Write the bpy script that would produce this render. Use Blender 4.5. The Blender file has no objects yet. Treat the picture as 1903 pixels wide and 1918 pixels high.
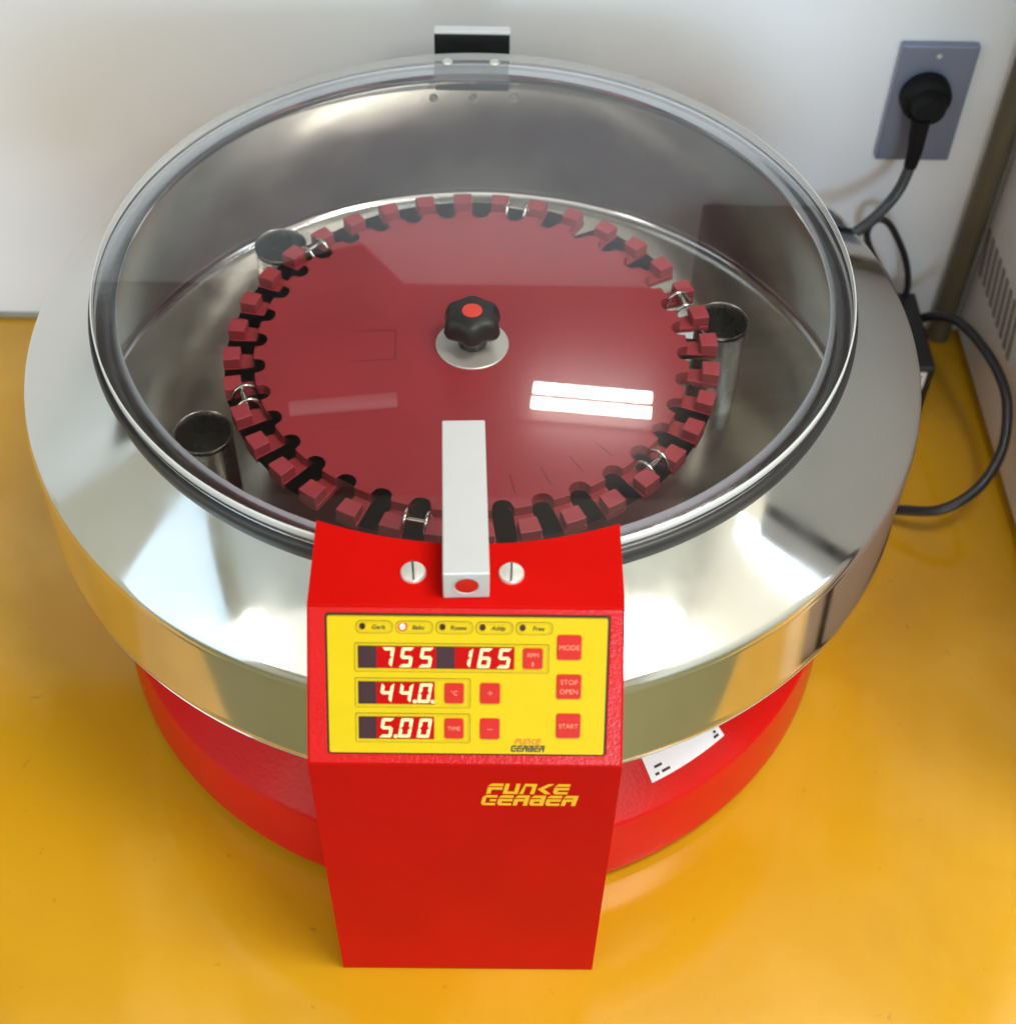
import bpy, bmesh, math, random
from mathutils import Vector, Matrix
random.seed(7)
PI = math.pi
sc = bpy.context.scene
COL = sc.collection

# ------------------------------------------------------------------ camera
cd = bpy.data.cameras.new('camera'); cam = bpy.data.objects.new('camera', cd); COL.objects.link(cam)
rt = Vector((0.999873, 0.002366, 0.015739)); up = Vector((-0.011994, 0.762015, 0.647448)); fw = Vector((0.010461, 0.647555, -0.761947))
m3 = Matrix((rt, up, -fw)).transposed()
cam.matrix_world = Matrix.Translation((0.012125, -0.655463, 0.856841)) @ m3.to_4x4()
cd.sensor_width = 36; cd.lens = 2681.9 / 1918 * 36
cd.clip_start = 0.02; cd.clip_end = 50
cd.dof.use_dof = True; cd.dof.focus_distance = 0.80; cd.dof.aperture_fstop = 8
sc.camera = cam

# ------------------------------------------------------------------ world, lamps, exposure
w = bpy.data.worlds.new('World'); sc.world = w; w.use_nodes = True
bg = w.node_tree.nodes['Background']; bg.inputs[0].default_value = (0.8, 0.85, 0.95, 1); bg.inputs[1].default_value = 0.05
def area(name, loc, target, sx, sy, power, col):
    l = bpy.data.lights.new(name, 'AREA'); l.shape = 'RECTANGLE'; l.size = sx; l.size_y = sy
    l.energy = power; l.color = col
    o = bpy.data.objects.new(name, l); COL.objects.link(o); o.location = loc
    d = Vector(target) - Vector(loc); o.rotation_euler = d.to_track_quat('-Z', 'Y').to_euler()
    return o
area('ceiling_light', (0.72, -0.50, 2.17), (0.72, -0.50, 0), 0.9, 0.5, 34, (1.0, 0.95, 0.87))
area('ceiling_light', (1.48, -1.68, 2.17), (1.48, -1.68, 0), 0.7, 0.5, 15, (1.0, 0.95, 0.87))
area('ceiling_light', (-2.00, -1.75, 2.10), (-1.9, -1.65, 0), 0.5, 0.5, 8, (1.0, 0.93, 0.84))
area('ceiling_light', (0.00, -2.20, 2.15), (0.00, -2.20, 0), 3.4, 1.5, 13, (1.0, 0.95, 0.87))
area('window_light', (0.88, -3.08, 0.32), (0.6, 0.0, 0.22), 1.15, 0.95, 36, (0.56, 0.78, 1.0))
area('window_light', (-2.30, -0.95, 0.95), (0.0, -0.6, 0.8), 2.4, 2.2, 19, (0.54, 0.77, 1.0))
area('window_light', (1.86, -0.46, 0.95), (0.4, -0.3, 0.5), 0.16, 1.3, 2.6, (0.66, 0.82, 1.0))
vs = sc.view_settings; vs.view_transform = 'Standard'; vs.look = 'None'; vs.exposure = 0.06; vs.gamma = 1.0
sc.cycles.use_denoising = True
sc.cycles.max_bounces = 10; sc.cycles.glossy_bounces = 6; sc.cycles.transparent_max_bounces = 16; sc.cycles.diffuse_bounces = 4
sc.cycles.caustics_reflective = True; sc.cycles.sample_clamp_indirect = 4.0

# ------------------------------------------------------------------ materials
MATS = {}
def mat(name, col, rough=0.5, metal=0.0, var=0.0, vscale=8.0, bump=0.0, bscale=200.0, rvar=0.0, coat=0.0, spec=0.5, emit=None, estr=0.0, aniso=0.0, bdist=0.001):
    m = bpy.data.materials.new(name); m.use_nodes = True; nt = m.node_tree; N = nt.nodes; L = nt.links
    b = N['Principled BSDF']
    b.inputs['Base Color'].default_value = (*col, 1); b.inputs['Roughness'].default_value = rough; b.inputs['Metallic'].default_value = metal
    b.inputs['Specular IOR Level'].default_value = spec; b.inputs['Coat Weight'].default_value = coat; b.inputs['Coat Roughness'].default_value = 0.08
    tc = N.new('ShaderNodeTexCoord')
    if var:
        n = N.new('ShaderNodeTexNoise'); n.inputs['Scale'].default_value = vscale; n.inputs['Detail'].default_value = 6
        L.new(tc.outputs['Object'], n.inputs['Vector'])
        r = N.new('ShaderNodeValToRGB'); r.color_ramp.elements[0].position = 0.3; r.color_ramp.elements[1].position = 0.7
        r.color_ramp.elements[0].color = (*[c * (1 - var) for c in col], 1); r.color_ramp.elements[1].color = (*[min(1, c * (1 + var)) for c in col], 1)
        L.new(n.outputs[0], r.inputs[0]); L.new(r.outputs[0], b.inputs['Base Color'])
    if rvar:
        n = N.new('ShaderNodeTexNoise'); n.inputs['Scale'].default_value = vscale * 1.7; n.inputs['Detail'].default_value = 5
        L.new(tc.outputs['Object'], n.inputs['Vector'])
        mr = N.new('ShaderNodeMapRange'); mr.inputs[1].default_value = 0.3; mr.inputs[2].default_value = 0.7
        mr.inputs[3].default_value = max(0.01, rough - rvar); mr.inputs[4].default_value = rough + rvar
        L.new(n.outputs[0], mr.inputs[0]); L.new(mr.outputs[0], b.inputs['Roughness'])
    if bump:
        n = N.new('ShaderNodeTexNoise'); n.inputs['Scale'].default_value = bscale; n.inputs['Detail'].default_value = 3
        L.new(tc.outputs['Object'], n.inputs['Vector'])
        bp = N.new('ShaderNodeBump'); bp.inputs['Strength'].default_value = bump; bp.inputs['Distance'].default_value = bdist
        L.new(n.outputs[0], bp.inputs['Height']); L.new(bp.outputs[0], b.inputs['Normal'])
    if emit:
        b.inputs['Emission Color'].default_value = (*emit, 1); b.inputs['Emission Strength'].default_value = estr
    if aniso: b.inputs['Anisotropic'].default_value = aniso
    MATS[name] = m
    return m

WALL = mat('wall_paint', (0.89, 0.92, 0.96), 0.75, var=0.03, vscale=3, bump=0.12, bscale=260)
ROOM = mat('room_paint', (0.72, 0.69, 0.60), 0.8, var=0.04, vscale=1.5)
CEIL = mat('ceiling_paint', (0.80, 0.79, 0.74), 0.8, var=0.03, vscale=1.5)
FLOOR = mat('floor_lino', (0.26, 0.23, 0.10), 0.5, var=0.12, vscale=2)
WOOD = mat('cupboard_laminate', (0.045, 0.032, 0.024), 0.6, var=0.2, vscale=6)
TABLE = mat('yellow_laminate', (0.59, 0.305, 0.009), 0.13, var=0.06, vscale=3.5, bump=0.015, bscale=25, rvar=0.04, spec=0.75)
def stain(m, scale, lo, hi, amt, dark=True):
    nt = m.node_tree; N = nt.nodes; L = nt.links; b = N['Principled BSDF']; src = b.inputs['Base Color'].links[0].from_socket
    tc = N.new('ShaderNodeTexCoord'); n = N.new('ShaderNodeTexNoise'); n.inputs['Scale'].default_value = scale; n.inputs['Detail'].default_value = 4; n.inputs['Distortion'].default_value = 0.6
    L.new(tc.outputs['Object'], n.inputs['Vector'])
    mr = N.new('ShaderNodeMapRange'); mr.inputs[1].default_value = lo; mr.inputs[2].default_value = hi; mr.inputs[3].default_value = 0; mr.inputs[4].default_value = amt
    L.new(n.outputs[0], mr.inputs[0]); mx = N.new('ShaderNodeMix'); mx.data_type = 'RGBA'
    L.new(mr.outputs[0], mx.inputs[0]); L.new(src, mx.inputs[6]); mx.inputs[7].default_value = (0.20, 0.09, 0.01, 1) if dark else (0.80, 0.50, 0.10, 1)
    L.new(mx.outputs[2], b.inputs['Base Color'])
stain(TABLE, 85, 0.69, 0.76, 0.55); stain(TABLE, 7, 0.50, 0.72, 0.30, False); stain(TABLE, 5, 0.52, 0.75, 0.25)
STEEL = mat('brushed_steel', (0.68, 0.68, 0.665), 0.11, 1.0, var=0.025, vscale=14, bump=0.010, bscale=8, rvar=0.06, bdist=0.004)
STEELB = mat('polished_steel_band', (0.62, 0.58, 0.50), 0.09, 1.0, var=0.03, vscale=14, bump=0.01, bscale=9, rvar=0.03, bdist=0.003)
BOWL = mat('bowl_steel', (0.80, 0.81, 0.825), 0.13, 1.0, var=0.05, vscale=18, bump=0.22, bscale=9, rvar=0.05, bdist=0.004)
FLOORS = mat('bowl_floor_steel', (0.80, 0.77, 0.68), 0.20, 1.0, var=0.06, vscale=14, bump=0.12, bscale=8, rvar=0.06, bdist=0.004)
SLEEVE = mat('sleeve_steel', (0.46, 0.46, 0.44), 0.28, 1.0, var=0.08, vscale=30, rvar=0.06)
CHROME = mat('clip_steel', (0.80, 0.79, 0.75), 0.14, 1.0, rvar=0.05, vscale=60)
ALU = mat('satin_aluminium', (0.56, 0.58, 0.59), 0.5, 0.3, var=0.02, vscale=50, bump=0.05, bscale=900, bdist=0.0004)
CAPW = mat('bright_aluminium', (0.90, 0.91, 0.92), 0.35, 0.4)
SCREW = mat('screw_nickel', (0.80, 0.79, 0.74), 0.38, 0.6, rvar=0.06, vscale=120)
RED = mat('red_wrinkle_paint', (0.58, 0.007, 0.005), 0.24, var=0.05, vscale=30, bump=0.24, bscale=420, bdist=0.0007, spec=0.13)
BEZEL = mat('red_crinkle_bezel', (0.54, 0.006, 0.006), 0.22, var=0.05, vscale=30, bump=0.45, bscale=520, bdist=0.0006, spec=0.32)
REDF = mat('red_housing_paint', (0.49, 0.0045, 0.003), 0.32, var=0.05, vscale=22, bump=0.06, bscale=380, bdist=0.0007, spec=0.03)
ROTOR = mat('maroon_anodised', (0.335, 0.026, 0.036), 0.42, 0.0, var=0.08, vscale=22, bump=0.06, bscale=300, bdist=0.0004)
ROTORB = mat('maroon_block', (0.40, 0.042, 0.058), 0.45, 0.0, var=0.06, vscale=60)
FLANGE = mat('flange_steel', (0.80, 0.81, 0.83), 0.11, 1.0, var=0.03, vscale=20, rvar=0.04)
GASKET = mat('black_rubber', (0.022, 0.022, 0.024), 0.38, bump=0.05, bscale=300)
BLACK = mat('black_plastic', (0.014, 0.014, 0.015), 0.42, bump=0.04, bscale=500)
PLUG = mat('matte_black_plug', (0.008, 0.008, 0.009), 0.6, spec=0.2)
CABLE = mat('black_cable', (0.016, 0.017, 0.022), 0.35)
CORDG = mat('grey_cord', (0.06, 0.065, 0.075), 0.3)
KNOBCAP = mat('red_cap', (0.80, 0.06, 0.04), 0.4)
BUTTON = mat('red_button', (0.52, 0.013, 0.006), 0.4, spec=0.25, var=0.03, vscale=200)
YEL = mat('yellow_keypad', (0.61, 0.44, 0.004), 0.45, spec=0.15, var=0.02, vscale=40)
INK = mat('black_ink', (0.03, 0.025, 0.012), 0.6)
INKO = mat('orange_ink', (0.60, 0.17, 0.008), 0.6)
INKP = mat('pale_ink', (0.85, 0.28, 0.14), 0.6)
LOGO = mat('yellow_ink', (0.85, 0.46, 0.012), 0.5)
DISP = mat('display_dark', (0.045, 0.018, 0.022), 0.3, spec=0.25)
CELL = mat('display_lit', (0.16, 0.0, 0.0), 0.3, spec=0.1, emit=(1.0, 0.005, 0.004), estr=0.42)
SEG = mat('display_segment', (0.25, 0.18, 0.06), 0.4, emit=(1.0, 0.88, 0.46), estr=1.05)
LEDON = mat('led_lit', (0.9, 0.4, 0.3), 0.3, emit=(1.0, 0.62, 0.42), estr=2.2)
GLOW = mat('led_glow', (0.5, 0.02, 0.01), 0.4, emit=(1.0, 0.10, 0.01), estr=0.9)
LEDOFF = mat('led_dark', (0.03, 0.004, 0.004), 0.25)
PLATE = mat('outlet_plate_grey', (0.26, 0.30, 0.43), 0.36, 0.55, var=0.05, vscale=20)
PIPE = mat('olive_conduit', (0.115, 0.10, 0.065), 0.5, var=0.1, vscale=20)
SEAL = mat('sealant_grey', (0.30, 0.28, 0.24), 0.6, var=0.25, vscale=30)
CAB = mat('cabinet_grey', (0.66, 0.66, 0.64), 0.5, var=0.05, vscale=6)
CABD = mat('cabinet_gasket_and_gap_black', (0.02, 0.02, 0.02), 0.6)
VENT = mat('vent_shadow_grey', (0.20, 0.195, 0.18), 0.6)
PAPER = mat('white_label', (0.85, 0.86, 0.90), 0.45)
CAP = mat('tube_glass_white', (0.75, 0.74, 0.72), 0.3)
TUBE = mat('tube_lit', (1, 1, 1), 0.4, emit=(1.0, 0.97, 0.92), estr=22)

# clear acrylic lid: transparent sheet with Fresnel reflection
def acrylic(name, tint, ior=1.49, rough=0.0):
    m = bpy.data.materials.new(name); m.use_nodes = True; nt = m.node_tree; N = nt.nodes; L = nt.links
    N.remove(N['Principled BSDF']); out = N['Material Output']
    t = N.new('ShaderNodeBsdfTransparent'); t.inputs[0].default_value = (*tint, 1)
    g = N.new('ShaderNodeBsdfGlossy'); g.inputs['Roughness'].default_value = rough
    f = N.new('ShaderNodeFresnel'); ge = N.new('ShaderNodeNewGeometry'); mi = N.new('ShaderNodeMapRange')
    mi.inputs[3].default_value = ior; mi.inputs[4].default_value = 1 / ior   # seen from below: same reflectance as from above
    L.new(ge.outputs['Backfacing'], mi.inputs[0]); L.new(mi.outputs[0], f.inputs[0])
    g2 = N.new('ShaderNodeBsdfGlossy'); g2.inputs['Roughness'].default_value = 0.22      # fine scratches and dust
    gm = N.new('ShaderNodeMixShader'); gm.inputs[0].default_value = 0.22; L.new(g.outputs[0], gm.inputs[1]); L.new(g2.outputs[0], gm.inputs[2])
    mx = N.new('ShaderNodeMixShader'); L.new(f.outputs[0], mx.inputs[0]); L.new(t.outputs[0], mx.inputs[1]); L.new(gm.outputs[0], mx.inputs[2])
    L.new(mx.outputs[0], out.inputs[0]); return m
ACRYL = acrylic('clear_acrylic', (0.985, 0.985, 0.98), 2.6)   # both faces of the sheet taken together
def plain_clear(name):
    m = bpy.data.materials.new(name); m.use_nodes = True; nt = m.node_tree; N = nt.nodes
    N.remove(N['Principled BSDF']); t = N.new('ShaderNodeBsdfTransparent'); nt.links.new(t.outputs[0], N['Material Output'].inputs[0]); return m
ACRYLU = plain_clear('clear_acrylic_underside')
def frosted(name):
    m = bpy.data.materials.new(name); m.use_nodes = True; nt = m.node_tree; N = nt.nodes; L = nt.links
    b = N['Principled BSDF']; b.inputs['Base Color'].default_value = (0.80, 0.82, 0.82, 1); b.inputs['Roughness'].default_value = 0.25
    t = N.new('ShaderNodeBsdfTransparent'); mx = N.new('ShaderNodeMixShader'); mx.inputs[0].default_value = 0.62
    L.new(t.outputs[0], mx.inputs[1]); L.new(b.outputs[0], mx.inputs[2]); L.new(mx.outputs[0], N['Material Output'].inputs[0]); return m
ACEDGE = frosted('acrylic_edge')
CLEARLEAF = frosted('hinge_leaf_clear'); 
CLEARLEAF.node_tree.nodes['Mix Shader'].inputs[0].default_value = 0.25
CLEARLEAF.node_tree.nodes['Principled BSDF'].inputs['Base Color'].default_value = (0.42, 0.45, 0.46, 1)

# ------------------------------------------------------------------ helpers
def link(name, bm, m, parent=None, smooth=False, bevel=0.0, seg=2, loc=None, mw=None, angle=35):
    me = bpy.data.meshes.new(name); bmesh.ops.recalc_face_normals(bm, faces=bm.faces)
    bm.to_mesh(me); bm.free()
    if isinstance(m, (list, tuple)):
        for x in m: me.materials.append(x)
    else: me.materials.append(m)
    o = bpy.data.objects.new(name, me); COL.objects.link(o)
    if smooth:
        for p in me.polygons: p.use_smooth = True
        me.set_sharp_from_angle(angle=math.radians(angle))
    if bevel:
        b = o.modifiers.new('bevel', 'BEVEL'); b.width = bevel; b.segments = seg; b.limit_method = 'ANGLE'; b.angle_limit = math.radians(30)
    if parent: o.parent = parent
    if mw is not None: o.matrix_local = mw
    elif loc is not None: o.location = loc
    return o
def tag(o, label=None, cat=None, group=None, kind=None):
    if label: o['label'] = label
    if cat: o['category'] = cat
    if group: o['group'] = group
    if kind: o['kind'] = kind
    return o
def empty(name, loc=(0, 0, 0), rz=0):
    o = bpy.data.objects.new(name, None); COL.objects.link(o); o.location = loc; o.rotation_euler = (0, 0, rz); o.empty_display_size = 0.02; return o
def box(bm, x0, x1, y0, y1, z0, z1, mi=0):
    v = [bm.verts.new(p) for p in ((x0, y0, z0), (x1, y0, z0), (x1, y1, z0), (x0, y1, z0), (x0, y0, z1), (x1, y0, z1), (x1, y1, z1), (x0, y1, z1))]
    for f in ((3, 2, 1, 0), (4, 5, 6, 7), (0, 1, 5, 4), (1, 2, 6, 5), (2, 3, 7, 6), (3, 0, 4, 7)):
        bm.faces.new([v[i] for i in f]).material_index = mi
    return bm
def BX(*a): return box(bmesh.new(), *a)
def lathe(prof, n=128, closed=False, cx=0, cy=0, bm=None, a0=0.0):
    bm = bm or bmesh.new(); rings = []
    for r, z in prof:
        if r < 1e-6: rings.append([bm.verts.new((cx, cy, z))])
        else: rings.append([bm.verts.new((cx + r * math.cos(a0 + 2 * PI * k / n), cy + r * math.sin(a0 + 2 * PI * k / n), z)) for k in range(n)])
    pairs = list(zip(rings, rings[1:])) + ([(rings[-1], rings[0])] if closed else [])
    for A, B in pairs:
        for k in range(n):
            k2 = (k + 1) % n
            if len(A) == 1 and len(B) == 1: continue
            if len(A) == 1: bm.faces.new((A[0], B[k2], B[k]))
            elif len(B) == 1: bm.faces.new((A[k], A[k2], B[0]))
            else: bm.faces.new((A[k], A[k2], B[k2], B[k]))
    return bm
def rounded(pts, r, n=4):
    out = []; N = len(pts)
    for i in range(N):
        p0, p1, p2 = Vector(pts[i - 1]), Vector(pts[i]), Vector(pts[(i + 1) % N])
        a = (p0 - p1).normalized(); b = (p2 - p1).normalized(); h = math.acos(max(-1, min(1, a.dot(b)))) / 2
        d = min(r / math.tan(h), (p0 - p1).length * 0.49, (p2 - p1).length * 0.49)
        s, e = p1 + a * d, p1 + b * d
        for k in range(n + 1):
            t = k / n; out.append(tuple((s * (1 - t) ** 2 + p1 * 2 * t * (1 - t) + e * t * t)))
    return out
def extrude(pts, z0, z1, bm=None, mi=0):
    bm = bm or bmesh.new(); n = len(pts)
    a = [bm.verts.new((x, y, z0)) for x, y in pts]; b = [bm.verts.new((x, y, z1)) for x, y in pts]
    fs = [bm.faces.new(a[::-1]), bm.faces.new(b)]
    for k in range(n): bm.faces.new((a[k], a[(k + 1) % n], b[(k + 1) % n], b[k])).material_index = mi
    for f in fs: f.material_index = mi
    if n > 4: bmesh.ops.triangulate(bm, faces=fs)
    return bm
def rrect(u0, u1, v0, v1, r): return rounded([(u0, v0), (u1, v0), (u1, v1), (u0, v1)], r)
def ring2d(outer, inner, z0, z1, bm=None):
    bm = bm or bmesh.new(); n = len(outer)
    A = [[bm.verts.new((x, y, z)) for x, y in p] for p, z in ((outer, z0), (outer, z1), (inner, z1), (inner, z0))]
    for i in range(4):
        P, Q = A[i], A[(i + 1) % 4]
        for k in range(n): bm.faces.new((P[k], P[(k + 1) % n], Q[(k + 1) % n], Q[k]))
    return bm
def circle(r, n=24, cx=0, cy=0, sx=1): return [(cx + r * sx * math.cos(2 * PI * k / n), cy + r * math.sin(2 * PI * k / n)) for k in range(n)]
def spline(pts, n=10, closed=False):
    P = [Vector(p) for p in pts]; out = []; N = len(P)
    rng = range(N if closed else N - 1)
    for i in rng:
        if closed: a, b, c, d = P[i - 1], P[i], P[(i + 1) % N], P[(i + 2) % N]
        else: a, b, c, d = P[max(0, i - 1)], P[i], P[i + 1], P[min(N - 1, i + 2)]
        for k in range(n):
            t = k / n
            out.append(0.5 * ((2 * b) + (c - a) * t + (2 * a - 5 * b + 4 * c - d) * t * t + (3 * b - a - 3 * c + d) * t ** 3))
    if not closed: out.append(P[-1])
    return out
def tube(path, r, sides=12, bm=None):
    bm = bm or bmesh.new(); P = [Vector(p) for p in path]; rings = []; nrm = None
    for i, p in enumerate(P):
        t = (P[min(i + 1, len(P) - 1)] - P[max(i - 1, 0)]).normalized()
        if nrm is None:
            ref = Vector((0, 0, 1)) if abs(t.z) < 0.9 else Vector((1, 0, 0)); nrm = t.cross(ref).normalized()
        nrm = (nrm - t * nrm.dot(t)).normalized(); bn = t.cross(nrm)
        rr = r(i / (len(P) - 1)) if callable(r) else r
        rings.append([bm.verts.new(p + (nrm * math.cos(2 * PI * k / sides) + bn * math.sin(2 * PI * k / sides)) * rr) for k in range(sides)])
    for A, B in zip(rings, rings[1:]):
        for k in range(sides): bm.faces.new((A[k], A[(k + 1) % sides], B[(k + 1) % sides], B[k]))
    bm.faces.new(rings[0][::-1]); bm.faces.new(rings[-1]); return bm
def text_bm(s, size, cx, cy, z, depth=0.00012, shear=0.0, sx=1.0):
    cu = bpy.data.curves.new('t', 'FONT'); cu.body = s; cu.size = size; cu.align_x = 'CENTER'; cu.align_y = 'CENTER'; cu.extrude = depth; cu.shear = shear; cu.resolution_u = 3
    o = bpy.data.objects.new('t', cu); COL.objects.link(o); bpy.context.view_layer.update()
    dg = bpy.context.evaluated_depsgraph_get(); me = bpy.data.meshes.new_from_object(o.evaluated_get(dg))
    bm = bmesh.new(); bm.from_mesh(me); bpy.data.objects.remove(o); bpy.data.curves.remove(cu); bpy.data.meshes.remove(me)
    for v in bm.verts: v.co = Vector((v.co.x * sx + cx, v.co.y + cy, v.co.z + z))
    return bm

# ------------------------------------------------------------------ room
WY = 0.2928
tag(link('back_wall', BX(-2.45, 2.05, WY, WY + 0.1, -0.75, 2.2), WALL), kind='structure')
tag(link('front_wall', BX(-2.45, 2.05, -3.3, -3.2, -0.75, 2.2), ROOM), kind='structure')
tag(link('left_wall', BX(-2.45, -2.35, -3.2, WY, -0.75, 2.2), ROOM), kind='structure')
tag(link('right_wall', BX(1.95, 2.05, -3.2, WY, -0.75, 2.2), ROOM), kind='structure')
tag(link('ceiling', BX(-2.45, 2.05, -3.3, WY + 0.1, 2.2, 2.28), CEIL), kind='structure')
tag(link('floor', BX(-2.45, 2.05, -3.3, WY + 0.1, -0.83, -0.75), FLOOR), kind='structure')
tag(link('table', BX(-1.4, 1.6, -0.375, WY - 0.0005, -0.035, 0.0), TABLE, bevel=0.002), 'glossy yellow laminate table top carrying the centrifuge', 'table')
tag(link('skirting_strip', BX(-1.4, 0.39, WY - 0.004, WY - 0.0005, 0.0008, 0.0055), SEAL, bevel=0.001), kind='structure')
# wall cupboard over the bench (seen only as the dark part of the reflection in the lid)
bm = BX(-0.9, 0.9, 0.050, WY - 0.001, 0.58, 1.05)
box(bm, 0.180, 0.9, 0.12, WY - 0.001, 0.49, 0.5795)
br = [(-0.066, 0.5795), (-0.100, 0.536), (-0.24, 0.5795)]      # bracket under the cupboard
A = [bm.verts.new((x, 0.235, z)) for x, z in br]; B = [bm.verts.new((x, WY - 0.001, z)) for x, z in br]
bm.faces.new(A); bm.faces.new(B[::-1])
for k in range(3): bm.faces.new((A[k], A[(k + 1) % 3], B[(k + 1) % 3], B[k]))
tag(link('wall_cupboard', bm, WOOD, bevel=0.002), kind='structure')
for sx_, lit, cx_, cy_, rz in ((0.094, True, 0.089, 0.141, -0.105), (0.084, False, -0.106, 0.133, 0.14)):
    t = empty('under_cupboard_lamp', (cx_, cy_, 0.5795), rz)
    tag(t, 'lit twin tube lamp reflected as two white bars in the lid' if lit else 'unlit tube lamp reflected as a faint pale bar on the left of the lid', 'lamp')
    for yy in ((-0.0084, 0.0084) if lit else (0.0,)):
        link('tube', tube([(-sx_ / 2, yy, -0.012), (sx_ / 2, yy, -0.012)], 0.0048 if lit else 0.006, 12), TUBE if lit else CAP, t, smooth=True)
    link('lamp_holder', BX(-sx_ / 2 - 0.012, sx_ / 2 + 0.012, -0.018, 0.018, -0.003, 0.0), WOOD, t)

# corner conduit and cabinet on the right
bm = tube([(0.402, 0.282, 0.0005), (0.402, 0.282, 0.485)], 0.0095, 20)
tag(link('conduit_pipe', bm, PIPE, smooth=True), 'olive brown vertical pipe in the corner between wall and grey cabinet', 'pipe')
cb = empty('grey_cabinet', (0.4155, 0.05, 0.0))
tag(cb, 'grey cabinet with slotted vents standing at the right edge of the table', 'cabinet')
link('cabinet_body', BX(0, 0.5, -0.220, 0.235, 0.011, 0.48), CAB, cb, bevel=0.003)
link('base_gap_shade', BX(0.006, 0.49, -0.265, 0.23, 0.0005, 0.0108), CABD, cb)  # black filler block, paints in the shade of the gap under the cabinet
link('door_gasket', BX(0.004, 0.5, -0.236, -0.2203, 0.012, 0.478), CABD, cb)
link('cabinet_door', BX(0, 0.5, -0.272, -0.2363, 0.011, 0.48), CAB, cb, bevel=0.004)
vent = None
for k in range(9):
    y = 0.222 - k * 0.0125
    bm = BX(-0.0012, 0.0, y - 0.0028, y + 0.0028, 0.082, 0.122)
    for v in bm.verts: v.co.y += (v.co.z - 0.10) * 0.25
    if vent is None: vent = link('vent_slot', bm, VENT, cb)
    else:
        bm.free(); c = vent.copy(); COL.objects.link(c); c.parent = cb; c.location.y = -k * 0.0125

# wall outlet, plug and cord
so = empty('wall_outlet', (0.3373, WY, 0.233))
tag(so, 'blue grey metal wall outlet plate behind the black plug', 'wall outlet')
link('outlet_plate', BX(-0.0288, 0.0288, -0.0075, -0.0003, -0.050, 0.050), PLATE, so, bevel=0.0012)
bm = lathe([(0, 0.0009), (0.0015, 0.0008), (0.0021, 0)], 16)
for sgn, zz in ((1, 0.0415), (-1, -0.0415)):
    s = link('plate_screw', bm.copy(), SCREW, so, smooth=True); s.matrix_local = Matrix.Translation((0, -0.0075, zz)) @ Matrix.Rotation(PI / 2, 4, 'X')
bm.free()
pl = empty('power_plug', (0.3335, 0.285, 0.2430))
tag(pl, 'round black power plug in the wall outlet with its grey cord', 'power plug')
b = link('plug_body', lathe([(0, 0), (0.0188, 0), (0.0190, 0.003), (0.0186, 0.0095), (0.0168, 0.0125), (0.0128, 0.0140), (0.0118, 0.0230), (0.0100, 0.0255), (0, 0.0260)], 40), PLUG, pl, smooth=True, angle=50)
b.matrix_local = Matrix.Rotation(PI / 2, 4, 'X')
o3 = Vector(pl.location)
P = [Vector(p) - o3 for p in ((0.3285, 0.263, 0.236), (0.3290, 0.262, 0.222), (0.3300, 0.262, 0.208), (0.3298, 0.262, 0.194))]
link('strain_relief', tube(spline(P, 6), lambda t: 0.0076 - 0.0026 * t, 14), PLUG, pl, smooth=True)
P = [Vector(p) - o3 for p in ((0.3298, 0.262, 0.1945), (0.324, 0.258, 0.1726), (0.3096, 0.25, 0.1553), (0.2894, 0.24, 0.1434), (0.262, 0.23, 0.136), (0.22, 0.235, 0.115))]
link('cord', tube(spline(P, 8), 0.0044, 14), CORDG, pl, smooth=True)

# black supply box with its cable loop, beside the centrifuge
ab = empty('power_supply_box', (0.346, 0.231, 0.0))
tag(ab, 'black power supply box with a white label beside the steel drum', 'power supply')
link('supply_body', BX(-0.021, 0.021, -0.052, 0.040, 0.0005, 0.060), BLACK, ab, bevel=0.002)
bm = BX(0.0005, 0.0145, -0.0527, -0.0521, 0.0365, 0.0550)
link('label_sticker', bm, PAPER, ab)
bm = bmesh.new()
for k in range(3): box(bm, 0.002, 0.0115, -0.0531, -0.0528, 0.0415 + k * 0.0042, 0.0431 + k * 0.0042)
tag(link('label_print', bm, INK, ab), kind='stuff')
o3 = Vector(ab.location)
P = [Vector(p) - o3 for p in ((0.3427, 0.266, 0.058), (0.3390, 0.267, 0.075), (0.3254, 0.268, 0.095), (0.3137, 0.268, 0.117), (0.3122, 0.268, 0.1306), (0.3183, 0.268, 0.1382), (0.3280, 0.268, 0.1335), (0.3404, 0.268, 0.1147), (0.3500, 0.268, 0.0954), (0.3565, 0.267, 0.074), (0.3575, 0.266, 0.058))]
link('cable_loop', tube(spline(P, 8), 0.0028, 12), CABLE, ab, smooth=True)
P = [(0.300, 0.085, 0.0045), (0.3167, 0.068, 0.012), (0.3243, 0.0643, 0.018), (0.3531, 0.0546, 0.03), (0.3796, 0.0635, 0.045), (0.398, 0.0859, 0.06), (0.4045, 0.111, 0.075), (0.4040, 0.1357, 0.085), (0.3990, 0.1714, 0.085), (0.3898, 0.2165, 0.075), (0.3774, 0.2413, 0.06), (0.3640, 0.252, 0.045), (0.352, 0.256, 0.042)]
tag(link('power_cable', tube(spline(P, 8), 0.0040, 12), CABLE, smooth=True), 'thick black cable curving in a big loop between drum and grey cabinet', 'cable')

# ------------------------------------------------------------------ centrifuge
CF = empty('centrifuge', (0, 0, 0))
tag(CF, 'round milk centrifuge with steel drum, clear lid and red control housing', 'centrifuge')
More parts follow.
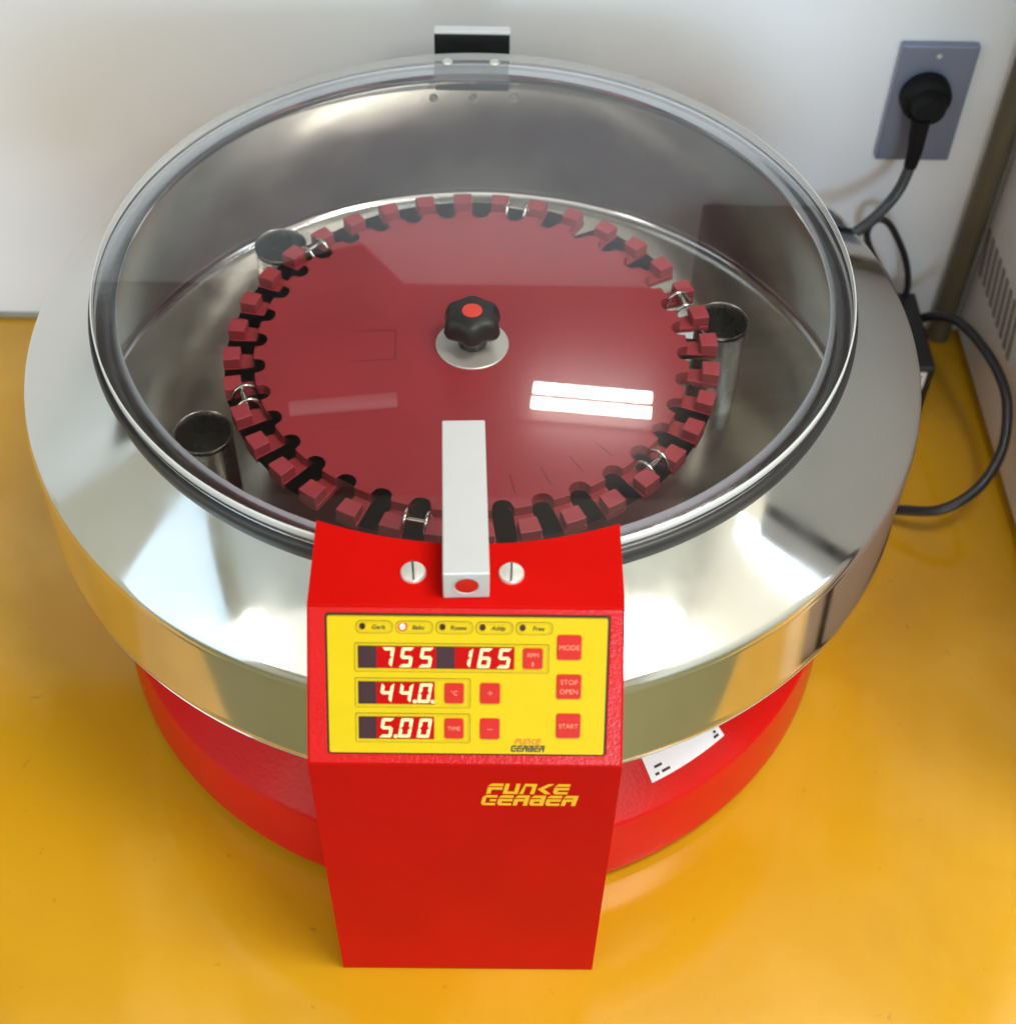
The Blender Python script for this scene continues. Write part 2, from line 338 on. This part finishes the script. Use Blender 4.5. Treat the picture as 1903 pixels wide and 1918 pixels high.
# red base
link('base_ring', lathe([(0.0, 0.0075), (0.2500, 0.0075), (0.2528, 0.0095), (0.2527, 0.018), (0.2490, 0.0596), (0.2482, 0.0608), (0.2470, 0.0617), (0.190, 0.1000), (0.190, 0.1640), (0.0, 0.1640)], 160), RED, CF, smooth=True, angle=28)
for a in (235, 305, 55, 125):
    f = link('foot', lathe([(0, 0.0003), (0.016, 0.0003), (0.017, 0.0074), (0, 0.0074)], 24), BLACK, CF, smooth=True, loc=(0.225 * math.cos(math.radians(a)), 0.225 * math.sin(math.radians(a)), 0))
# identification label on the right shoulder of the base
bm = bmesh.new(); q = []
def shoulder(a, s, off): # angle (deg), distance down the slope from r=0.200
    r = 0.2000 + s * 0.8297; z = 0.0933 - s * 0.5582
    return ((r + off * 0.5582) * math.cos(math.radians(a)), (r + off * 0.5582) * math.sin(math.radians(a)), z + off * 0.8297)
def shoulder_sheet(bm, a0, a1, s0, s1, off, th, n=8):
    top = [[bm.verts.new(shoulder(a0 + (a1 - a0) * i / n, s, off)) for i in range(n + 1)] for s in (s0, s1)]
    bot = [[bm.verts.new(shoulder(a0 + (a1 - a0) * i / n, s, off - th)) for i in range(n + 1)] for s in (s0, s1)]
    for i in range(n):
        bm.faces.new((top[0][i], top[0][i + 1], top[1][i + 1], top[1][i])); bm.faces.new((bot[0][i], bot[1][i], bot[1][i + 1], bot[0][i + 1]))
        for A, B in ((top[0], bot[0]), (top[1], bot[1])): bm.faces.new((A[i], A[i + 1], B[i + 1], B[i]))
    for i in (0, n): bm.faces.new((top[0][i], top[1][i], bot[1][i], bot[0][i]))
shoulder_sheet(bm, -61.3, -46.8, 0.012, 0.0425, 0.0008, 0.0007)
lb = link('rating_label', bm, PAPER, CF)
bm = bmesh.new()
for a0, a1, s in ((-60.3, -59.6, 0.0380), (-59.1, -57.6, 0.0380), (-60.0, -58.6, 0.0335), (-48.6, -47.6, 0.0385), (-48.2, -47.7, 0.0357)):
    shoulder_sheet(bm, a0, a1, s, s + 0.0017, 0.0010, 0.0001, 3)
tag(link('label_print', bm, INK, lb), kind='stuff')

# steel drum: cone and band
prof = [(0.2145, 0.2975), (0.2150, 0.2978), (0.2160, 0.2972)]
prof += [(0.2680, 0.2590), (0.2700, 0.2572), (0.2711, 0.2548), (0.2715, 0.2515)]
link('drum_cone', lathe(prof + [(0.2700, 0.2515), (0.2670, 0.2560), (0.2148, 0.2950)], 192, closed=True), STEEL, CF, smooth=True, angle=50)
link('drum_band', lathe([(0.2711, 0.2513), (0.2718, 0.2495), (0.2720, 0.1900), (0.2727, 0.1885), (0.2730, 0.1862), (0.2722, 0.1845), (0.2716, 0.1840), (0.2724, 0.1828), (0.2716, 0.1810), (0.2690, 0.1790), (0.2600, 0.1780), (0.2600, 0.1800), (0.2690, 0.1830), (0.2705, 0.2513)], 192, closed=True), STEELB, CF, smooth=True, angle=50)
# bowl inside
link('bowl', lathe([(0.2140, 0.2940), (0.2550, 0.2635), (0.2560, 0.2610), (0.2560, 0.1740), (0.2535, 0.1690), (0.2515, 0.1675), (0.2515, 0.1660), (0.2570, 0.1650), (0.2590, 0.1790), (0.2590, 0.2622), (0.2146, 0.2946)], 160, closed=False), BOWL, CF, smooth=True, angle=40)
link('bowl_floor', lathe([(0.0, 0.1655), (0.2510, 0.1655), (0.2512, 0.1668), (0.2490, 0.1672), (0.0, 0.1672)], 160), FLOORS, CF, smooth=True, angle=40)
bm = lathe([(0, 0.0016), (0.0026, 0.0012), (0.0034, 0)], 16)
for p in ((-0.035, 0.2511, 0.2535), (-0.0061, 0.2534, 0.2525), (0.0236, 0.2525, 0.2537)):
    s = link('bowl_screw', bm.copy(), SCREW, CF, smooth=True); s.matrix_local = Matrix.Translation((p[0], math.sqrt(0.2558 ** 2 - p[0] ** 2), p[2])) @ Matrix.Rotation(PI / 2, 4, 'X')
bm.free()
# gasket
link('rim_flange', lathe([(0.2082, 0.3018), (0.2081, 0.3034), (0.2085, 0.3037), (0.2211, 0.3037), (0.2213, 0.3034), (0.2213, 0.2995), (0.2190, 0.2960), (0.2150, 0.2970)], 192, closed=True), FLANGE, CF, smooth=True, angle=50)
link('gasket', lathe([(0.2214, 0.3028), (0.2232, 0.3030), (0.2244, 0.3018), (0.2247, 0.2985), (0.2232, 0.2920), (0.2214, 0.2935)], 192, closed=True), GASKET, CF, smooth=True, angle=60)
# lid
lid = link('lid', lathe([(0, 0.3062), (0.2206, 0.3062), (0.2206, 0.3116), (0.150, 0.3117), (0, 0.3118)], 192), [ACRYL, ACRYLU], CF, smooth=True, angle=30)
for p in lid.data.polygons: p.material_index = 0 if p.normal.z > 0.5 else 1
link('lid_edge', lathe([(0.2207, 0.3063), (0.2213, 0.3064), (0.2217, 0.3070), (0.2217, 0.3108), (0.2213, 0.3115), (0.2207, 0.3116)], 192, closed=True), ACEDGE, lid, smooth=True, angle=60)

# rotor
NS = 36; PH = math.radians(3.5); RX = -0.0022
def rotor_outline(rout, rin_c=0.1345, hw=0.0064, steps=5):
    pts = []
    for k in range(NS):
        a = PH + math.radians(5) + k * 2 * PI / NS          # slot centre direction
        c, s = math.cos(a), math.sin(a); T = lambda r, t: (c * r - s * t, s * r + c * t)
        half = math.asin(hw / rout)
        pts.append(T(rout * math.cos(half), -hw))
        if rin_c < rout:
            for i in range(7):
                b = -PI / 2 - PI * i / 6
                x, y = rin_c + hw * math.cos(b), hw * math.sin(b)
                pts.append(T(x, y))
        pts.append(T(rout * math.cos(half), hw))
        for i in range(1, steps):
            aa = a + half + (2 * PI / NS - 2 * half) * i / steps
            pts.append((rout * math.cos(aa), rout * math.sin(aa)))
    return pts
def slot_disc(rout, z0, z1, rin=0.1335): return extrude(rotor_outline(rout, rin), z0, z1)
rotor = link('rotor', slot_disc(0.1346, 0.2350, 0.2442), ROTOR, CF, loc=(RX, 0, 0), bevel=0.0005, seg=2)
bm = slot_disc(0.1535, 0.2335, 0.2372)
link('rotor_rim', bm, ROTOR, rotor, bevel=0.0004)
link('rotor_hub', lathe([(0, 0.1674), (0.036, 0.1674), (0.034, 0.200), (0.048, 0.2330), (0, 0.2330)], 48), SLEEVE, rotor, smooth=True)
# one holder block between each two slots
bm = bmesh.new(); n = 4
half = PI / NS - math.asin(0.0064 / 0.1535)
def tooth_bm():
    bm = bmesh.new(); hw = 0.0056
    r0, r1 = 0.1430, 0.1538
    pts = [(r0, -hw), (r1 - 0.0003, -hw - 0.0006), (r1, 0), (r1 - 0.0003, hw + 0.0006), (r0, hw)]
    return extrude(pts, 0.2374, 0.2446, bm)
tooth = link('holder_block', tooth_bm(), ROTORB, rotor, bevel=0.0005)
tooth.rotation_euler = (0, 0, PH)
for k in range(1, NS):
    c = tooth.copy(); COL.objects.link(c); c.parent = rotor; c.rotation_euler = (0, 0, PH + k * 2 * PI / NS)
# silver pivot clips across every sixth slot
def clip_bm():
    bm = bmesh.new()
    tube([(0.1435, -0.0085, 0.2425), (0.1435, 0.0085, 0.2425)], 0.0017, 10, bm)
    for t in (-0.0062, 0.0062):
        ring = []
        for k in range(13):
            a = PI * 0.02 + PI * 0.96 * k / 12
            ring.append((0.1420 + 0.0078 * math.cos(a), t, 0.2365 + 0.0098 * math.sin(a)))
        n0 = len(bm.verts)
        tube(ring, 0.0012, 8, bm)
    return bm
clip = link('clip', clip_bm(), CHROME, rotor, smooth=True, angle=50)
clip.rotation_euler = (0, 0, math.radians(18.5))
for k in range(1, 6):
    c = clip.copy(); COL.objects.link(c); c.parent = rotor; c.rotation_euler = (0, 0, math.radians(18.5 + 60 * k))
link('washer', lathe([(0, 0.2443), (0.0226, 0.2443), (0.0228, 0.2452), (0.0222, 0.2457), (0, 0.2458)], 64), SCREW, rotor, smooth=True, loc=(0.0002, 0.0015, 0))
# six lobed knob
def knob_bm():
    bm = bmesh.new(); n = 72; rings = []
    sect = [(0.0085, 0.2459, 0.0), (0.0090, 0.2475, 0.0), (0.0092, 0.2530, 0.0), (0.0105, 0.2556, 0.1), (0.0140, 0.2572, 0.8), (0.0168, 0.2585, 1.0), (0.0176, 0.2608, 1.0), (0.0168, 0.2665, 0.95), (0.0152, 0.2705, 0.8), (0.0128, 0.2722, 0.4), (0.0090, 0.2728, 0.0), (0.0066, 0.2729, 0.0), (0.0064, 0.2724, 0.0)]
    for r, z, am in sect:
        rings.append([bm.verts.new(((r * (1 + 0.085 * am * math.cos(6 * a))) * math.cos(a + 0.52), (r * (1 + 0.085 * am * math.cos(6 * a))) * math.sin(a + 0.52), z)) for a in [2 * PI * k / n for k in range(n)]])
    for A, B in zip(rings, rings[1:]):
        for k in range(n): bm.faces.new((A[k], A[(k + 1) % n], B[(k + 1) % n], B[k]))
    bm.faces.new(rings[0][::-1]); bm.faces.new(rings[-1]); return bm
link('knob', knob_bm(), BLACK, rotor, smooth=True, angle=60, loc=(0.0002, 0.0015, 0))
link('knob_cap', lathe([(0, 0.2732), (0.0050, 0.2731), (0.0062, 0.2728), (0.0063, 0.2722), (0, 0.2722)], 32), KNOBCAP, rotor, smooth=True, loc=(0.0002, 0.0015, 0))
# engraved box and degree marks on the rotor, flat print
MARK = mat('rotor_scratch', (0.16, 0.012, 0.020), 0.6)
bm = bmesh.new()
for k in range(4):
    a = math.radians(-77.5 + k * 10.0); r0 = 0.1085; r1 = 0.1235
    t = Vector((-math.sin(a), math.cos(a))) * 0.00035; c0 = Vector((math.cos(a), math.sin(a)))
    pts = [c0 * r0 - t, c0 * r1 - t, c0 * r1 + t, c0 * r0 + t]; extrude([tuple(p) for p in pts], 0.24425, 0.24430, bm)
for (xa, ya, xb, yb) in ((-0.075, 0.012, -0.048, 0.014), (-0.048, 0.014, -0.047, -0.012), (-0.075, -0.015, -0.047, -0.012)):
    d = Vector((xb - xa, yb - ya)); t = Vector((-d.y, d.x)).normalized() * 0.0003
    extrude([(xa - t.x, ya - t.y), (xb - t.x, yb - t.y), (xb + t.x, yb + t.y), (xa + t.x, ya + t.y)], 0.24425, 0.24430, bm)
tag(link('engraving', bm, MARK, rotor), kind='stuff')

# test tube sleeves hanging at the rotor rim
def sleeve_bm(h=0.070):
    bm = lathe([(0.0172, 0.0), (0.0176, 0.0006), (0.0172, 0.0012), (0.0166, 0.0006), (0.0160, -0.004), (0.0160, -h + 0.002), (0.0, -h + 0.002), (0.0, -h), (0.0168, -h), (0.0168, -0.003)], 40, closed=False)
    return bm
sl = link('tube_sleeve', sleeve_bm(), SLEEVE, smooth=True, angle=50)
SG = 'steel tube sleeves standing at the rotor rim'
spots = [(-0.160, -0.070, 'steel tube sleeve at the left edge of the rotor, lower left in the bowl'), (0.1575, 0.0340, 'dark steel tube sleeve at the right edge of the rotor, right of the knob'), (-0.1325, 0.1030, 'dark steel tube sleeve behind the rotor rim at its upper left')]
for i, (x, y, lab) in enumerate(spots):
    o = sl if i == 0 else sl.copy()
    if i: COL.objects.link(o)
    o.location = (x, y, 0.2372); tag(o, lab, 'tube', SG)
    d = Vector((x, y, 0)).normalized(); o.rotation_euler = Vector((d.x * 0.0, d.y * 0.0, 1)).to_track_quat('Z', 'Y').to_euler()

# hinge at the back
hb = link('hinge_block', BX(-0.0327, 0.0199, 0.2385, 0.2445, 0.2700, 0.3152), BLACK, CF, bevel=0.0008)
link('hinge_cap', BX(-0.0327, 0.0203, 0.2375, 0.2452, 0.3153, 0.3178), CAPW, hb, bevel=0.0008)
leaf = link('hinge_leaf', BX(-0.0318, 0.0190, 0.1975, 0.2195, 0.3046, 0.3060), CLEARLEAF, CF)
bm = lathe([(0, 0.0016), (0.0028, 0.0012), (0.0036, 0)], 20)
for x in (-0.0225, 0.0095):
    link('hinge_screw', bm.copy(), SCREW, leaf, smooth=True, loc=(x, 0.209, 0.3119))
bm.free()

# ------------------------------------------------------------------ red control housing
HX = 0.0766; YF = -0.298; ZA = 0.2451; YB = -0.2523; ZP = 0.3142
bm = bmesh.new(); nx = 28; loops = []
for i in range(nx + 1):
    x = -HX + 2 * HX * i / nx; xx = x * (0.978 + 0.022 * 1)
    yc = -math.sqrt(0.2150 ** 2 - x * x); yb = -math.sqrt(0.2250 ** 2 - x * x)
    prof = [(YF, 0.0008), (YF, ZA), (YB, ZP), (yc, ZP), (yc, 0.3123), (yb, 0.3123), (yb, 0.0008)]
    sq = lambda z: 1.0 if z < ZA + 1e-4 else 1.0 - 0.022 * (z - ZA) / (ZP - ZA)
    loops.append([bm.verts.new((x * sq(z), y, z)) for y, z in prof])
for A, B in zip(loops, loops[1:]):
    for k in range(7): bm.faces.new((A[k], A[(k + 1) % 7], B[(k + 1) % 7], B[k]))
for f in (bm.faces.new(loops[0]), bm.faces.new(loops[-1][::-1])): pass
bmesh.ops.triangulate(bm, faces=[f for f in bm.faces if len(f.verts) > 4])
hs = link('control_housing', bm, REDF, CF, bevel=0.0016, seg=3, smooth=True, angle=30)
# slotted screws
def screw_bm(r=0.0062):
    bm = lathe([(0, 0), (r, 0), (r, 0.0012), (r * 0.92, 0.0020), (r * 0.5, 0.0024), (0, 0.0025)], 40); return bm
for x, rz in ((-0.0257, 0.1), (0.0213, -0.03)):
    s = link('housing_screw', screw_bm(), SCREW, CF, smooth=True, loc=(x, -0.2336, ZP))
    g = link('screw_slot', BX(-0.0005, 0.0005, -0.0060, 0.0060, 0.00252, 0.00262), SLEEVE, s); g.rotation_euler = (0, 0, rz)
# aluminium viewing bar / lid latch
lt = link('latch_bar', BX(-0.0109, 0.0109, -0.0990, 0, 0, 0.0184), ALU, CF, bevel=0.0007)
lt.location = (-0.0036, -0.1493, ZP + 0.0004); lt.rotation_euler = (0, 0, math.radians(2.0))
lt.location = Vector((-0.0034, -0.1493, ZP + 0.0004))
bm = lathe([(0.0062, 0.0), (0.0064, 0.0004), (0.0058, 0.0004), (0.0055, -0.0002)], 40)
r_ = link('button_rim', bm, ALU, lt, smooth=True); r_.matrix_local = Matrix.Translation((0.0002, -0.0991, 0.0096)) @ Matrix.Rotation(PI / 2, 4, 'X')
bm = lathe([(0, 0.0003), (0.0045, 0.00025), (0.0056, 0.00005)], 40)
r_ = link('latch_button', bm, BUTTON, lt, smooth=True); r_.matrix_local = Matrix.Translation((0.0002, -0.0991, 0.0096)) @ Matrix.Rotation(PI / 2, 4, 'X')
link('latch_foot', BX(-0.006, 0.006, -0.016, -0.004, -0.0028, -0.0001), ALU, lt)

# ------------------------------------------------------------------ keypad on the sloping face (local u right, v up the slope, n outwards)
e = Vector((0, YB - YF, ZP - ZA)).normalized(); nrm = Vector((0, -e.z, e.y))
PM = Matrix.Translation((0, YF, ZA)) @ Matrix((Vector((1, 0, 0)), e, nrm)).transposed().to_4x4()
mm = 0.001
def S(*a): return [x * mm for x in a]
L_ = (Vector((0, YB - YF, ZP - ZA))).length / mm
o_ = [tuple(S(*q)) for q in ((-75.6, 1.2), (75.6, 1.2), (74.1, L_ - 1.4), (-74.1, L_ - 1.4))]
link('panel_bezel', ring2d(rounded(o_, 0.001), rrect(*S(-66.6, 68.2, 6.2, 78.8), 0.0015), 0.00005, 0.0007), BEZEL, CF, mw=PM, bevel=0.0003)
seat = link('panel_gap_shade', extrude(rrect(*S(-66.4, 68.0, 6.4, 78.6), 0.0015), 0.0001, 0.0004), INK, CF, mw=PM)  # black backing sheet: shade of the gap round the keypad, put in as colour
kp = link('keypad', extrude(rrect(*S(-65.4, 66.9, 7.5, 77.5), 0.0012), 0.0005, 0.0022), YEL, CF, mw=PM, bevel=0.0004)
ZK = 0.0022
def sub(name, bm, m, **k): return link(name, bm, m, kp, **k)
YRIM = YEL
def frame(u0, u1, v0, v1, r):
    o = rrect(*S(u0, u1, v0, v1), r * mm); i = rrect(*S(u0 + 0.7, u1 - 0.7, v0 + 0.7, v1 - 0.7), max(0.1, r - 0.7) * mm)
    sub('raised_border', ring2d(o, i, ZK + 0.00002, ZK + 0.00045), YRIM, bevel=0.00018)
    i2 = rrect(*S(u0 - 0.26, u1 + 0.26, v0 - 0.26, v1 + 0.26), (r + 0.15) * mm)
    sub('border_line', ring2d(i2, o, ZK + 0.00002, ZK + 0.00006), INK)
for k, s in enumerate(('Gerb', 'Babc', 'Roese', 'Addp', 'Free')):
    u = -51.7 + 18.87 * k
    frame(u, u + 17.1, 69.5, 75.4, 2.9)
    led = sub('indicator_led', extrude(circle((1.3 if k == 1 else 1.55) * mm, 20, (u + 3.0) * mm, 72.8 * mm, 0.92), ZK, ZK + 0.0006), LEDON if k == 1 else LEDOFF, bevel=0.0003)
    if k == 1: sub('led_glow', extrude(circle(2.5 * mm, 24, (u + 3.0) * mm, 72.8 * mm), ZK, ZK + 0.0001), GLOW)
    if k == 1: led['label'] = 'glowing white red indicator light'
    sub('lettering', text_bm(s, 3.1 * mm, (u + 10.4) * mm, 72.3 * mm, ZK + 0.0002, shear=0.2), INK)
frame(-52.4, 39.3, 50.0, 64.2, 0.9); frame(-52.4, 2.2, 31.6, 46.4, 0.9); frame(-52.4, 2.2, 13.4, 28.2, 0.9)

# seven segment digits, slanted
SEGS = {'0': 'abcdef', '1': 'bc', '4': 'bcfg', '5': 'acdfg', '6': 'acdefg', '7': 'abc'}
def seg_polys(ch, cx, cy, wd=5.9, h=10.0, t=1.5, sh=0.17):
    x0, x1, y0, y1 = -wd / 2, wd / 2, -h / 2, h / 2; c = t / 2; g = 0.16
    def hbar(y, lo, hi, top=0):
        if top == 1: return [(lo + g, y), (hi - g, y), (hi - t * 0.9 - g, y - t), (lo + t * 0.9 + g, y - t)]
        if top == -1: return [(lo + g, y), (hi - g, y), (hi - t * 0.9 - g, y + t), (lo + t * 0.9 + g, y + t)]
        return [(lo + g + 0.2, y), (lo + t * 0.8, y - c), (hi - t * 0.8, y - c), (hi - g - 0.2, y), (hi - t * 0.8, y + c), (lo + t * 0.8, y + c)]
    def vbar(x, d, lo, hi, upper):
        if upper: return [(x, hi - g), (x, lo + g), (x + d * c * 0.8, lo + g * 0.5), (x + d * t, lo + c + g), (x + d * t, hi - t - g)]
        return [(x, lo + g), (x, hi - g), (x + d * c * 0.8, hi - g * 0.5), (x + d * t, hi - c - g), (x + d * t, lo + t + g)]
    P = {'a': hbar(y1, x0, x1, 1), 'd': hbar(y0, x0, x1, -1), 'g': hbar(0, x0, x1), 'f': vbar(x0, 1, 0, y1, 1), 'b': vbar(x1, -1, 0, y1, 1), 'e': vbar(x0, 1, y0, 0, 0), 'c': vbar(x1, -1, y0, 0, 0)}
    return [[(cx + x + sh * y, cy + y) for x, y in P[s]] for s in SEGS[ch]]
def display(u0, u1, v0, v1, s):
    n = len(s); dsp = sub('display_window', extrude(rrect(*S(u0, u1, v0, v1), 0.0003), ZK, ZK + 0.0001), DISP)
    p = (u1 - u0) / n
    for k, (ch, dot) in enumerate(s):
        if ch == ' ':
            continue
        ua, ub = u0 + p * k, u0 + p * (k + 1)
        if k + 1 == n: ub -= 0.05
        sub('lit_cell', extrude([tuple(S(*q)) for q in ((ua - 0.4 * (s[k - 1][0] == ' '), v0 + 0.25), (ub, v0 + 0.25), (ub, v1 - 0.25), (ua - 0.4 * (s[k - 1][0] == ' '), v1 - 0.25))], ZK + 0.00013, ZK + 0.00016), CELL)
        bm = bmesh.new()
        for poly in seg_polys(ch, (ua + ub) / 2 - 0.1, (v0 + v1) / 2): extrude([tuple(S(*q)) for q in poly], ZK + 0.0002, ZK + 0.00025, bm)
        if dot: extrude([tuple(S(*q)) for q in circle(0.95, 14, ub - 0.4 - (0.5 if k + 1 == n else 0), v0 + 1.5)], ZK + 0.0002, ZK + 0.00025, bm)
        sub('digit', bm, SEG)
D = lambda t: [(c, False) for c in t]
display(-51.1, 23.1, 51.5, 62.9, D(' 755 165'))
display(-51.2, -14.7, 33.1, 44.8, [(' ', 0), ('4', 0), ('4', 1), ('0', 1)])
display(-51.2, -14.9, 14.9, 26.6, [(' ', 0), ('5', 1), ('0', 0), ('0', 0)])
def button(u0, u1, v0, v1, lines, size=2.5):
    sub('button_recess', extrude(rrect(*S(u0 - 0.35, u1 + 0.35, v0 - 0.35, v1 + 0.35), 0.0014), ZK + 0.00001, ZK + 0.00008), INKO)
    sub('button', extrude(rrect(*S(u0, u1, v0, v1), 0.0012), ZK + 0.0001, ZK + 0.0009), BUTTON, bevel=0.0003)
    for i, (s, dv, sz) in enumerate(lines): sub('lettering', text_bm(s, sz * mm, (u0 + u1) / 2 * mm, ((v0 + v1) / 2 + dv) * mm, ZK + 0.00103), INKP)
button(27.3, 36.4, 52.2, 62.3, [('RPM', 1.9, 3.0), ('g', -2.0, 3.2)])
button(-9.8, -0.9, 34.1, 44.1, [('°C', 0.2, 3.2)])
button(-9.8, -0.9, 15.7, 25.8, [('TIME', 0.2, 2.9)])
button(7.2, 16.4, 34.1, 44.3, [('+', 0.2, 4.6)])
button(7.3, 16.4, 15.6, 26.0, [('–', 0.2, 4.6)])
button(43.4, 54.6, 57.1, 69.2, [('MODE', 0.0, 3.5)])
button(43.6, 55.0, 37.0, 49.1, [('STOP', 2.4, 3.5), ('OPEN', -2.4, 3.5)])
button(43.9, 55.2, 16.6, 28.9, [('START', 0.0, 3.2)])

# maker's lettering, stroke letters
GL = {'F': [(0, 1, .78, 1), (0, 1, .42, .64), (0, .3, 0, .42)], 'U': [(0, .28, 0, 1), (.72, 1, 0, 1), (.28, .72, 0, .22)], 'N': [(0, .28, 0, 1), (.72, 1, 0, 1), (.28, .72, .78, 1)],
      'E': [(0, 1, .78, 1), (0, 1, .42, .64), (0, .3, .2, .42), (0, 1, 0, .2)], 'G': [(.0, 1, .79, 1), (0, .27, .21, .79), (0, 1, 0, .21), (.55, 1, .40, .60)],
      'R': [(0, .7, .78, 1), (.7, 1, 0, 1), (.0, .7, .42, .64), (0, .3, 0, .42)], 'B': [(0, .7, .78, 1), (.7, 1, 0, 1), (0, .7, .42, .64), (0, .3, .2, .42), (0, .7, 0, .2)]}
def logo_row(word, x0, x1, y0, h, depth, z, bm, shear=0.14, gap=0.1):
    n = len(word); p = (x1 - x0) / n
    for k, ch in enumerate(word):
        ox = x0 + p * k; ww = p * (1 - gap)
        T = lambda a, b: (ox + a * ww + (b - 0.5) * h * shear, y0 + b * h)
        if ch == 'K':
            extrude([T(.62, 1), T(.02, .5), T(.42, .5), T(1, 1)][::-1], z, z + depth, bm); extrude([T(.02, .5), T(.62, 0), T(1, 0), T(.42, .5)], z, z + depth, bm)
        else:
            for a0, a1, b0, b1 in GL[ch]:
                r = [T(a0, b0), T(a1, b0), T(a1, b1), T(a0, b1)]
                if b1 == 1 and a0 == 0 and ch != 'U': r = [T(a0, b0), T(a1, b0), T(a1, b1), T(a0 + .18, b1)]
                if ch in 'GEB' and b0 == 0 and a0 == 0: r = [T(a0 + .14, b0), T(a1, b0), T(a1, b1), T(a0, b1)]
                extrude(r, z, z + depth, bm)
FM = Matrix.Translation((0, YF, 0)) @ Matrix.Rotation(PI / 2, 4, 'X')
bm = bmesh.new(); logo_row('FUNKE', 0.0110, 0.0525, 0.2183, 0.0098, 0.0002, 0.0001, bm)
logo_row('GERBER', 0.0082, 0.0570, 0.2066, 0.0100, 0.0002, 0.0001, bm)
link('lettering', bm, LOGO, CF, mw=FM)
bm = bmesh.new(); logo_row('FUNKE', 24.0 * mm, 36.6 * mm, 12.6 * mm, 3.1 * mm, 0.0001, ZK + 0.0001, bm); sub('lettering', bm, INKO)
bm = bmesh.new(); logo_row('GERBER', 22.2 * mm, 38.6 * mm, 8.8 * mm, 3.3 * mm, 0.0001, ZK + 0.0001, bm); sub('lettering', bm, INK)
